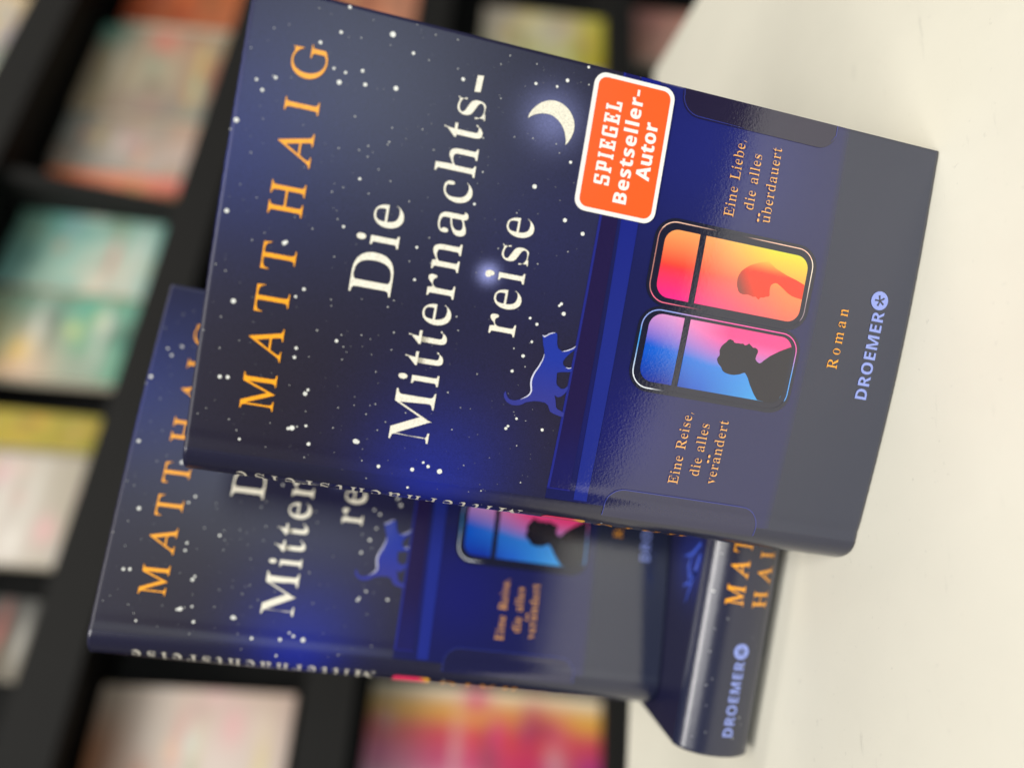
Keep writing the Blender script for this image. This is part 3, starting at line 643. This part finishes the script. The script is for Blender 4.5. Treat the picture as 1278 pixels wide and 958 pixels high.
    art.shape([woman], lambda u, v: mix(mix(srgb(230, 60, 38), srgb(140, 70, 62), (v - 52.5) / 5 - (u - 75.5) / 8), g1(u, v), (u - 83) / 4.0), 7, True, 'front', 1.2)
    # the neighbouring windows, cut by the edges
    def side(u0, v0, u1, v1, r, cut):
        o = rrect(u0, v0, u1, v1, r, 8)
        return [(min(max(p[0], cut[0]), cut[1]), p[1]) for p in o]
    art.shape([side(123.9, 35.6, 150, 86.6, 6, (0, BW - 0.05))], srgb(36, 31, 58), 3, True, 'front')
    art.shape([side(-14, 35.8, 10.5, 86.7, 6, (1.2, BW))], srgb(33, 34, 70), 3, True, 'front', 0.8)
    line = srgb(52, 60, 140)
    art.shape([ribbon([(BW - 0.2, 86.4), (129.6, 86.0)] + arc_pts(130, 80.6, 5.6, 95, 180, 8) + [(124.3, 72), (124.15, 66)], [0.13] * 11 + [0.1, 0.03])], line, 5, True, 'front')
    art.shape([ribbon([(BW - 0.2, 35.8), (128.6, 35.8), (126.4, 37.2)], [0.14, 0.12, 0.03])], line, 5, True, 'front')
    art.shape([ribbon([(1.6, 86.7), (4.6, 86.7)] + arc_pts(4.6, 80.9, 5.8, 88, 0, 8) + [(10.45, 62), (10.45, 43)] + arc_pts(4.6, 41.6, 5.8, 0, -88, 8) + [(1.6, 35.8)], 0.14)], line, 5, True, 'front', 0.9)
    # cat walking on the ledge
    cat = [(52.47, 115.91), (52.05, 115.1), (52.6, 114.6), (53.19, 114.06), (53.6, 113.2), (53.93, 112.22), (53.57, 111.55), (52.4, 111.35), (51.36, 111.22), (50.4, 110.95), (49.53, 110.53), (48.78, 109.21), (49.1, 108.3), (49.5, 107.34), (50.2, 106.3), (51.0, 105.46), (50.02, 105.44), (49.2, 106.2), (48.17, 107.08), (47.1, 107.8), (45.99, 108.32), (45.04, 108.14), (44.55, 107.5), (44.29, 106.81), (44.48, 105.27), (43.43, 105.1), (43.1, 106.2), (42.94, 107.38), (42.7, 108.5), (42.36, 109.45), (40.59, 109.26), (39.5, 109.1), (38.7, 108.72), (37.93, 107.39), (37.9, 106.8), (38.12, 106.25), (38.7, 105.7), (39.2, 105.3), (37.95, 105.3), (36.9, 105.75), (36.12, 106.35), (35.5, 107.0), (35.21, 107.85), (35.69, 108.95), (34.8, 108.5), (33.83, 108.18), (32.24, 107.76), (31.7, 107.2), (31.46, 106.42), (30.86, 104.94), (29.69, 104.98), (29.7, 106.1), (29.94, 107.12), (30.2, 108.3), (30.66, 109.29), (31.5, 109.8), (32.34, 110.23), (33.0, 111.27), (33.1, 113.0), (32.92, 114.76), (32.23, 116.95), (31.5, 117.9), (31.06, 118.71), (30.8, 119.8), (30.75, 120.97), (31.0, 121.8), (31.32, 122.56), (31.9, 123.2), (32.61, 123.69), (33.2, 123.9), (33.88, 123.93), (34.3, 123.7), (34.44, 123.48), (33.9, 123.3), (33.37, 123.05), (32.8, 122.65), (32.38, 122.1), (32.15, 121.2), (32.25, 120.26), (32.6, 119.3), (33.08, 118.44), (33.6, 117.5), (34.25, 116.68), (35.5, 116.09), (36.7, 116.35), (38.03, 116.69), (39.0, 116.75), (40.0, 116.64), (41.3, 116.2), (42.46, 115.63), (43.9, 115.0), (45.25, 114.51), (46.3, 114.35), (47.24, 114.3), (48.5, 114.6), (49.7, 115.11), (51.2, 115.5)]
    art.shape([cat], lambda u, v: mix(srgb(58, 62, 146), srgb(40, 58, 160), (u - 34) / 12), 4, True, 'front', 1.5)
    hl = srgb(222, 222, 244)
    art.shape([ribbon([(32.83, 118.72), (33.83, 117.26), (34.3, 116.7), (34.87, 116.3), (35.84, 116.06), (36.8, 116.3), (37.72, 116.56), (38.6, 116.66), (39.51, 116.64), (40.5, 116.4), (41.46, 116.1), (43.52, 115.11), (45.42, 114.48), (47.09, 114.27)], [0.03, 0.14, 0.17, 0.19, 0.2, 0.22, 0.23, 0.23, 0.23, 0.22, 0.2, 0.18, 0.13, 0.05])], hl, 6, True, 'front')
    art.shape([ribbon([(52.42, 115.84), (52.18, 115.19), (52.7, 114.5), (53.21, 113.9), (53.6, 113.1), (53.87, 112.21)], [0.1, 0.2, 0.14, 0.15, 0.13, 0.03])], hl, 6, True, 'front')
    art.shape([ribbon([(48.78, 109.21), (49.1, 108.2), (49.5, 107.34), (50.23, 106.15), (51.0, 105.43)], [0.03, 0.12, 0.14, 0.13, 0.06])], hl, 6, True, 'front')
    art.shape([ribbon([(44.36, 107.16), (44.18, 106.29), (44.54, 105.5)], [0.04, 0.14, 0.08])], hl, 6, True, 'front')
    # lettering
    tt = (20, 0)
    text(art, 'MATT', 'ital', 8.9, 17.7, 64.4, 187.9, GOLD, 3, thin=(3, 0))
    text(art, 'HAIG', 'ital', 9.0, 71.8, 118.6, 188.2, GOLD, 3, thin=(3, 0))
    text(art, 'Die', 'serif', 11.5, 54.5, 81.0, 161.1, WHITE, 3, thin=tt, sx=1.12)
    text(art, 'Mitternachts', 'serif', 11.4, 14.9, 114.6, 143.4, WHITE, 3, thin=tt, sx=1.05)
    art.shape([[(116.5, 145.7), (121.2, 145.5), (121.0, 147.2), (116.3, 147.4)]], WHITE, 3, False, 'front')
    text(art, 'reise', 'serif', 11.2, 49.9, 84.8, 124.1, WHITE, 3, thin=tt)
    ts = (22, 0)
    for s, a, b, v in (('Eine Liebe,', 97.3, 120.7, 64.7), ('die alles', 100.6, 117.6, 58.8), ('\u00fcberdauert', 97.8, 120.9, 52.8),
                       ('Eine Reise,', 14.5, 37.5, 65.1), ('die alles', 18.0, 34.8, 58.9), ('ver\u00e4ndert', 16.2, 36.7, 53.0)):
        text(art, s, 'serif', 3.15, a, b, v, GOLD2, 8, True, thin=ts)
    text(art, 'Roman', 'serif', 3.4, 58.2, 77.4, 21.2, GOLD, 3, True, thin=ts)
    text(art, 'DROEMER', 'sans', 4.0, 50.5, 78.5, 8.8, PALE, 3, True)
    art.shape([disc(81.9, 11.3, 2.95, 28)], PALE, 3, True, 'front')
    for q in asterisk(81.9, 11.2, 1.75, 0.5):
        art.shape([q], COAL, 4, True, 'front')
    # spine: (depth from the front cover, height)
    sp = dict(where='spine', axis='spine')
    text(art, 'DROEMER', 'sans', 3.9, 7.6, 35.4, 10.6, PALE, 2, **sp)
    art.shape([disc(12.7, 39.0, 2.9, 24)], PALE, 2, False, 'spine')
    for q in asterisk(12.7, 39.0, 1.7, 0.5):
        art.shape([q], COAL, 3, False, 'spine')
    text(art, 'MATT', 'ital', 6.3, 55.5, 88.5, 15.4, GOLD, 2, thin=(-4, -3), **sp)
    text(art, 'HAIG', 'ital', 5.9, 55.5, 86.0, 5.6, GOLD, 2, thin=(-4, -3), **sp)
    art.shape([rrect(4.0, 90, 10.0, 104, 1.5)], lambda z, v: mix(srgb(255, 60, 110), srgb(255, 190, 60), (v - 92) / -2 + 1.2 - (z - 4) / 4), 2, False, 'spine', 2)
    art.shape([rrect(13.0, 90, 19.5, 104, 2)], lambda z, v: mix(srgb(60, 140, 230), srgb(250, 80, 160), (v - 92) / 12), 2, False, 'spine', 2)
    text(art, 'Mitternachtsreise', 'serif', 6.0, 110.5, 196.0, 3.2, WHITE, 2, thin=tt, **sp)
    text(art, 'Die', 'serif', 6.0, 110.5, 125.0, 14.0, WHITE, 2, thin=tt, **sp)
    for _ in range(60):
        art.shape([disc(rng.uniform(2.5, 27), rng.uniform(3, 207), rng.choice((0.12, 0.15, 0.2, 0.32)), 8)], mix(NIGHT, STARW, rng.uniform(0.35, 0.9)), 1, False, 'spine')
    # light streaks of the back cover near the spine
    for pts in ([(7, 70), (9, 63), (12, 58), (17, 55)], [(8, 74), (14, 68), (20, 66)], [(12, 58), (15, 63), (14, 68)], [(9, 63), (13, 50)]):
        art.shape([ribbon(pts, [0.9] * (len(pts) - 1) + [0.2])], srgb(58, 84, 196), 2, True, 'back', 3)

def jacket_mesh(mats):
    art = Art()
    V, F, C, MI = art.v, art.f, art.c, art.m
    # outer skin: front cover, spine, back cover in one sweep
    rows = []
    us = [BW - i * (BW - U0) / 110 for i in range(111)] 
    ts = []
    for i in range(1, 64):
        th = math.pi * i / 64                   # front corner -> back corner round the spine
        ts.append(HT * (1 - math.cos(th)))
    prof = [('f', u) + prof_front(u) for u in us] + [('s', z) + prof_spine(z) for z in ts] + [('b', u, u, -BT) for u in [U0 + (BW - U0) * i / 16 for i in range(17)]]
    vs = [0, 1, 2] + [i * BH / 150 for i in range(2, 149)] + [BH - 1.2, BH]
    vs = sorted(set(vs))
    # break the rows exactly where the print changes
    vs = sorted(set([v for v in vs if abs(v - 105.5) > 0.5] + [105.48, 105.52]))
    P = [(a[2], a[3]) for a in prof]
    nP = len(P)
    nrm = []
    for i in range(nP):
        a, b = P[max(i - 1, 0)], P[min(i + 1, nP - 1)]
        du, dn = b[0] - a[0], b[1] - a[1]
        L = math.hypot(du, dn)
        nrm.append((dn / L, -du / L))            # outwards
    rng = random.Random(2)
    idx = {}
    for j, v in enumerate(vs):
        for i, (k, t, u, n) in enumerate(prof):
            vv = v
            if j in (0, len(vs) - 1):
                vv += rng.uniform(-0.06, 0.06)
            idx[i, j] = len(V)
            V.append(Vector((u, -n, vv)) * MM)
            C.append(ink_front(u, v) if k == 'f' else (ink_spine(t, v) if k == 's' else ink_back(t, v)))
    TH = 2.4
    inn = {}
    for j in (0, len(vs) - 1):
        for i in range(nP):
            inn[i, j] = len(V)
            V.append(Vector((P[i][0] - nrm[i][0] * TH, -(P[i][1] - nrm[i][1] * TH), vs[j])) * MM)
            C.append(srgb(150, 140, 140))
    for j in range(len(vs) - 1):
        for i in range(nP - 1):
            F.append((idx[i, j], idx[i, j + 1], idx[i + 1, j + 1], idx[i + 1, j]))
            MI.append(1 if (prof[i][0] == 'f' and vs[j] < 105.5) else (2 if prof[i][0] == 's' else 0))
    J = len(vs) - 1
    for i in range(nP - 1):
        F.append((idx[i, J], inn[i, J], inn[i + 1, J], idx[i + 1, J])); MI.append(0)
        F.append((idx[i, 0], idx[i + 1, 0], inn[i + 1, 0], inn[i, 0])); MI.append(0)
        F.append((inn[i, 0], inn[i + 1, 0], inn[i + 1, J], inn[i, J])); MI.append(0)
    for i in (0, nP - 1):
        col = [idx[i, j] for j in range(len(vs))]
        F.append(tuple(col + [inn[i, J], inn[i, 0]])); MI.append(0)
    draw_cover(art)
    me = bpy.data.meshes.new('dust_jacket')
    me.from_pydata([tuple(p) for p in V], [], [tuple(f) for f in F])
    for mt in mats:
        me.materials.append(mt)
    me.polygons.foreach_set('material_index', MI)
    me.polygons.foreach_set('use_smooth', [True] * len(MI))
    set_ink(me, C)
    me.update()
    return me

M_MATTE = mat_print('matte_jacket_print', 0.38, 1.38, 0.34, 1500, 0.00001)
M_GLOSS = mat_print('glossy_jacket_print', 0.05, 1.82, 0.05, 1300, 0.00003)
M_SPINE = mat_print('satin_spine_print', 0.26, 1.75, 0.1, 300, 0.00004)
M_PAGES = mat_plain('book_pages', srgb(232, 222, 198), 0.8, 0.05, 60)
M_STICK = mat_print('sticker_print', 0.42, 1.5, 0.02, 900, 0.000008)

def make_book():
    root = empty('hardcover_novel')
    link('dust_jacket', jacket_mesh([M_MATTE, M_GLOSS, M_SPINE]), root)
    bm = bmesh.new()
    box(bm, 4.2 * MM, 2.9 * MM, 3.2 * MM, (BW - 3.5) * MM, (BT - 2.7) * MM, (BH - 3.2) * MM, 0.0004)
    bm_obj('page_block', bm, M_PAGES, root)
    return root

def make_sticker(root):
    art = Art()
    paper = srgb(240, 238, 232)
    orange = srgb(255, 88, 0)
    art.shape([rrect(90.1, 89.0, 130.4, 113.7, 3.5)], paper, 9, False, 'front', 4)
    art.shape([rrect(91.35, 90.25, 129.15, 112.45, 2.5)], orange, 10, False, 'front', 4)
    text(art, 'SPIEGEL', 'slab', 4.7, 98.5, 122.9, 104.5, paper, 11)
    text(art, 'Bestseller-', 'sans', 4.0, 94.3, 127.6, 98.5, paper, 11, thin=(-12, -8))
    text(art, 'Autor', 'sans', 4.1, 102.3, 119.1, 92.8, paper, 11, thin=(-12, -8))
    # a rim so that the sticker has thickness
    o = rrect(90.1, 89.0, 130.4, 113.7, 3.5)
    b = len(art.v)
    for p in o:
        art.v.append(on_front(p[0], p[1], 0.02)); art.c.append(paper)
        art.v.append(on_front(p[0], p[1], 0.49)); art.c.append(paper)
    n = len(o)
    for i in range(n):
        k = (i + 1) % n
        art.f.append((b + 2 * i, b + 2 * k, b + 2 * k + 1, b + 2 * i + 1)); art.m.append(0)
    me = bpy.data.meshes.new('bestseller_sticker')
    me.from_pydata([tuple(p) for p in art.v], [], [tuple(f) for f in art.f])
    me.materials.append(M_STICK)
    set_ink(me, art.c)
    me.polygons.foreach_set('material_index', [0] * len(art.f))
    me.update()
    o = link('bestseller_sticker', me, root)
    o['label'] = 'orange rounded sticker with white border and white lettering'
    return o

def copy_tree(o, parent=None):
    c = o.copy()
    COL.objects.link(c)
    if parent:
        c.parent = parent
    for ch in [x for x in list(o.children) if x.name.startswith(('dust_jacket', 'page_block'))]:
        copy_tree(ch, c)
    return c

def place(o, loc, mat3):
    o.matrix_world = Matrix.Translation(Vector(loc) * MM) @ mat3.to_4x4()

GRP = 'copies of the dark blue novel on the table'
front = make_book()
make_sticker(front)
place(front, (-36.66, 226.82, 0.4), Matrix.Rotation(-0.071475, 3, 'Z') @ Matrix.Rotation(-0.0102, 3, 'X'))
tag(front, 'dark blue hardcover novel with an orange sticker, standing upright nearest of all', 'book', GRP)
back = copy_tree(front)
place(back, (-110.99, 283.95, 32.15), Matrix.Rotation(0.259776, 3, 'Z') @ Matrix.Rotation(-0.0044, 3, 'X'))
tag(back, 'dark blue hardcover novel standing on the lying book, half hidden behind the nearest one', 'book', GRP)
flat = copy_tree(front)
B3 = Matrix(((0, 0, 1), (1, 0, 0), (0, 1, 0)))
place(flat, (-121.0, 262.2, 3.1), Matrix.Rotation(-0.0113, 3, 'Z') @ B3)
tag(flat, 'dark blue hardcover novel lying flat on the cream table, its spine facing forward', 'book', GRP)

# ------------------------------------------------------------------ shelving behind
WA = R(62)
WD = Vector((math.sin(WA), math.cos(WA), 0))          # along the shelf, away to the right
WN = Vector((-math.cos(WA), math.sin(WA), 0))         # into the shelf
WO = Vector((-0.437, 0.9125, 0))
def wall_matrix(s, z, d=0):
    p = WO + WD * s * MM + WN * d * MM
    mt = Matrix.Identity(4)
    for i, ax in enumerate((WD, WN, Vector((0, 0, 1)))):
        for k in range(3):
            mt[k][i] = ax[k]
    mt.translation = (p.x, p.y, z * MM)
    return mt

M_BLACK = mat_plain('black_shelf_board', (0.006, 0.0055, 0.0045), 0.85, 0.15, 12)
shelf = empty('book_shelf')
shelf.matrix_world = wall_matrix(0, -760)
tag(shelf, 'tall black display shelf with rows of face out books behind the table', 'shelf')
S0, S1 = -420, 1750
LEV = (-500, -222, 138, 432, 726, 1010)
def wbox(name, s0, d0, z0, s1, d1, z1):
    bm = bmesh.new()
    box(bm, s0 * MM, d0 * MM, (z0 + 760) * MM, s1 * MM, d1 * MM, (z1 + 760) * MM, 0.001)
    bm_obj(name, bm, M_BLACK, shelf)
wbox('back_panel', S0, 150, -760, S1, 165, 1150)
for z in LEV:
    wbox('shelf_board', S0, -28, z - 22, S1, 149, z + 14)
    wbox('price_rail', S0, -46, z - 26, S1, -28.5, z + 32)
wbox('side_panel', S0 - 24, -45, -760, S0 - 1, 165, 1150)
wbox('side_panel', S1 + 1, -45, -760, S1 + 24, 165, 1150)
wbox('divider', 672, -27, 446.5, 690, 149, 703.5)

M_COVER = mat_print('soft_cover_print', 0.45, 1.5, 0.03)
def shelf_book(s0, s1, z, h, grid, label, lean=9, d=10, th=24):
    """a face-out book; grid = rows of cover colours from top to bottom"""
    root = empty('paperback_book')
    root.matrix_world = wall_matrix(s0, z, d) @ Matrix.Rotation(-R(lean), 4, 'X') @ Matrix.Rotation(R(random.Random(label + 'a').uniform(-1.2, 1.2)), 4, 'Y')
    tag(root, label, 'book', 'books standing face out on the black shelf')
    wd = s1 - s0
    nx, nz = 26, 38
    rb = random.Random(label)
    pal = [srgb(*c) for r_ in grid for c in r_]
    blobs = []
    for _ in range(rb.randint(2, 4)):                     # title and author lines on the cover
        t = rb.choice(((0.8, 0.78, 0.7), (0.05, 0.05, 0.06), (0.7, 0.12, 0.1), (0.75, 0.6, 0.2)))
        blobs.append((rb.uniform(0.35, 0.65), rb.uniform(0.1, 0.9), rb.uniform(0.2, 0.42), rb.uniform(0.02, 0.04), t, rb.uniform(0.35, 0.75)))
    for _ in range(16):
        c = rb.choice(pal)
        k = rb.uniform(0.35, 1.5)
        t = rb.choice(((1, 1, 1), (1, 1, 1), (1.3, 0.9, 0.7), (0.7, 1.1, 1.15), (1.25, 0.8, 0.95)))
        blobs.append((rb.uniform(0, 1), rb.uniform(0, 1), rb.uniform(0.05, 0.16), rb.uniform(0.02, 0.08), [min(0.85, a * k * q) for a, q in zip(c, t)], rb.uniform(0.4, 0.9)))
    V, C, F = [], [], []
    rws, cls = len(grid), len(grid[0])
    sm = lambda t: t * t * (3 - 2 * t)
    for j in range(nz + 1):
        for i in range(nx + 1):
            x, q = i / nx, 1 - j / nz
            fy = q * (rws - 1) if rws > 1 else 0
            fx = x * (cls - 1) if cls > 1 else 0
            a, b = min(int(fy), max(rws - 2, 0)), min(int(fx), max(cls - 2, 0))
            a2, b2 = min(a + 1, rws - 1), min(b + 1, cls - 1)
            ty, tx = sm(fy - a), sm(fx - b)
            C.append(mix(mix(srgb(*grid[a][b]), srgb(*grid[a][b2]), tx), mix(srgb(*grid[a2][b]), srgb(*grid[a2][b2]), tx), ty))
            for bx, by, sx_, sy_, bc, am in blobs:
                C[-1] = mix(C[-1], bc, am * math.exp(-((x - bx) / sx_) ** 2 - ((q - by) / sy_) ** 2))
            V.append((x * wd * MM, -0.0012, j / nz * h * MM))
    for j in range(nz):
        for i in range(nx):
            k = j * (nx + 1) + i
            F.append((k, k + 1, k + nx + 2, k + nx + 1))
    b = len(V)
    for y in (-0.0012, 0.0):                     # the cover's own thickness
        for x, zz, c in ((0, 0, grid[-1][0]), (wd, 0, grid[-1][-1]), (wd, h, grid[0][-1]), (0, h, grid[0][0])):
            V.append((x * MM, y, zz * MM)); C.append(srgb(*c))
    for i in range(4):
        k = (i + 1) % 4
        F.append((b + i, b + 4 + i, b + 4 + k, b + k))
    F.append((b + 4, b + 7, b + 6, b + 5))
    me = bpy.data.meshes.new('cover')
    me.from_pydata(V, [], F)
    me.materials.append(M_COVER)
    set_ink(me, C)
    me.update()
    link('cover', me, root)
    bm = bmesh.new()
    box(bm, 0.0008, 0.0004, 0.001, (wd - 1.5) * MM, th * MM, (h - 1.5) * MM)
    bm_obj('page_block', bm, M_PAGES, root)
    return root

CR, BE, OR_, PK, TE, GR, WH, YE, LG = (215, 190, 150), (176, 158, 130), (214, 120, 60), (226, 140, 130), (120, 178, 160), (84, 140, 112), (206, 190, 174), (170, 150, 40), (150, 150, 140)
zC, zB, zA, zD, zE = 462, 176, -206, -485, 742
shelf_book(1096, 1240, zC, 210, [[(150, 70, 40), (180, 90, 50)], [(190, 110, 70), (200, 110, 60)]], 'rust orange book on the upper shelf, right of the pale beige ones')
shelf_book(880, 1080, zC, 227, [[BE, (190, 170, 140), (110, 170, 150)], [(150, 130, 120), (175, 165, 140), (190, 140, 120)], [(140, 150, 140), (170, 110, 90), (180, 160, 120)]], 'wide pale beige book with a turquoise corner on the upper shelf')
shelf_book(762, 872, zC, 224, [[(130, 130, 120), (150, 150, 140)], [(170, 160, 150), (165, 140, 120)], [(210, 190, 180), (190, 160, 140)]], 'grey and pink book between the wide beige book and the orange one')
shelf_book(694, 756, zC, 218, [[(140, 110, 60), (224, 120, 70)], [(200, 150, 90), (236, 140, 110)], [(170, 130, 60), (226, 120, 120)]], 'narrow bright orange and pink book beside the shelf divider')
shelf_book(538, 668, zC, 230, [[(120, 170, 160), (110, 150, 130)], [(160, 190, 170), (100, 160, 150)], [(210, 200, 180), (140, 180, 165)], [(130, 180, 170), (110, 160, 150)]], 'pale teal book with a cream spot, left of the shelf divider')
shelf_book(402, 533, zC, 228, [[(220, 185, 90), (150, 170, 140)], [(215, 180, 150), (110, 150, 130)], [(150, 160, 140), (90, 165, 140)], [(80, 160, 130), (110, 160, 140)]], 'teal green book with a yellow top corner on the upper shelf')
shelf_book(302, 352, zC, 214, [[(190, 160, 30), (180, 160, 40)], [(150, 140, 30), (150, 140, 40)]], 'slim mustard yellow book on the upper shelf')
shelf_book(158, 296, zC, 208, [[(215, 180, 170), (200, 170, 150)], [(210, 200, 190), (190, 180, 165)], [(180, 170, 150), (170, 160, 140)]], 'off white and pink book next to the slim mustard one')
shelf_book(30, 118, zC, 150, [[(120, 100, 70), (60, 60, 50)], [(90, 80, 60), (40, 40, 36)]], 'small dim brown book at the left end of the upper shelf')
shelf_book(-118, 40, zB, 222, [[(200, 110, 60), (170, 110, 70), (180, 160, 140)], [(210, 196, 184), (205, 190, 175), (206, 188, 172)], [(190, 180, 170), (214, 198, 186), (200, 176, 160)], [(170, 150, 140), (200, 180, 168), (190, 165, 150)]], 'white book with an orange top corner on the middle shelf')
shelf_book(1210, 1360, zB, 215, [[(205, 130, 100), (190, 120, 90)], [(215, 150, 120), (200, 130, 100)]], 'salmon orange book at the right of the middle shelf')
shelf_book(-104, 64, zA, 298, [[(200, 70, 120), (226, 150, 180), (228, 170, 190), (222, 130, 150), (226, 110, 100), (240, 190, 90), (243, 234, 210)], [(190, 50, 120), (215, 110, 160), (225, 140, 170), (205, 60, 110), (222, 60, 80), (240, 170, 70), (243, 232, 205)], [(200, 60, 120), (190, 50, 120), (200, 50, 110), (214, 50, 100), (228, 70, 70), (242, 170, 60), (243, 230, 196)], [(180, 50, 130), (190, 60, 130), (196, 50, 120), (180, 50, 130), (214, 70, 90), (240, 180, 70), (243, 232, 205)]], 'bright pink book with a yellow and white right edge on the lower shelf')
shelf_book(1225, 1380, zA, 250, [[(225, 220, 190), (215, 200, 180)], [(205, 200, 120), (210, 200, 170)], [(200, 190, 40), (215, 205, 80)]], 'pale book with a yellow green foot on the lower shelf')
shelf_book(1330, 1490, zD, 245, [[(226, 170, 150), (210, 150, 140)], [(235, 190, 170), (225, 160, 140)]], 'peach pink book low on the shelf beyond the table corner')
shelf_book(850, 945, zE, 200, [[(225, 205, 160), (200, 190, 150)], [(200, 200, 160), (150, 160, 160)], [(110, 140, 60), (170, 175, 150)]], 'cream and green book on the top row')
shelf_book(955, 1075, zE, 205, [[(225, 200, 150), (225, 190, 150)], [(150, 150, 170), (210, 190, 150)]], 'cream and lavender book on the top row')
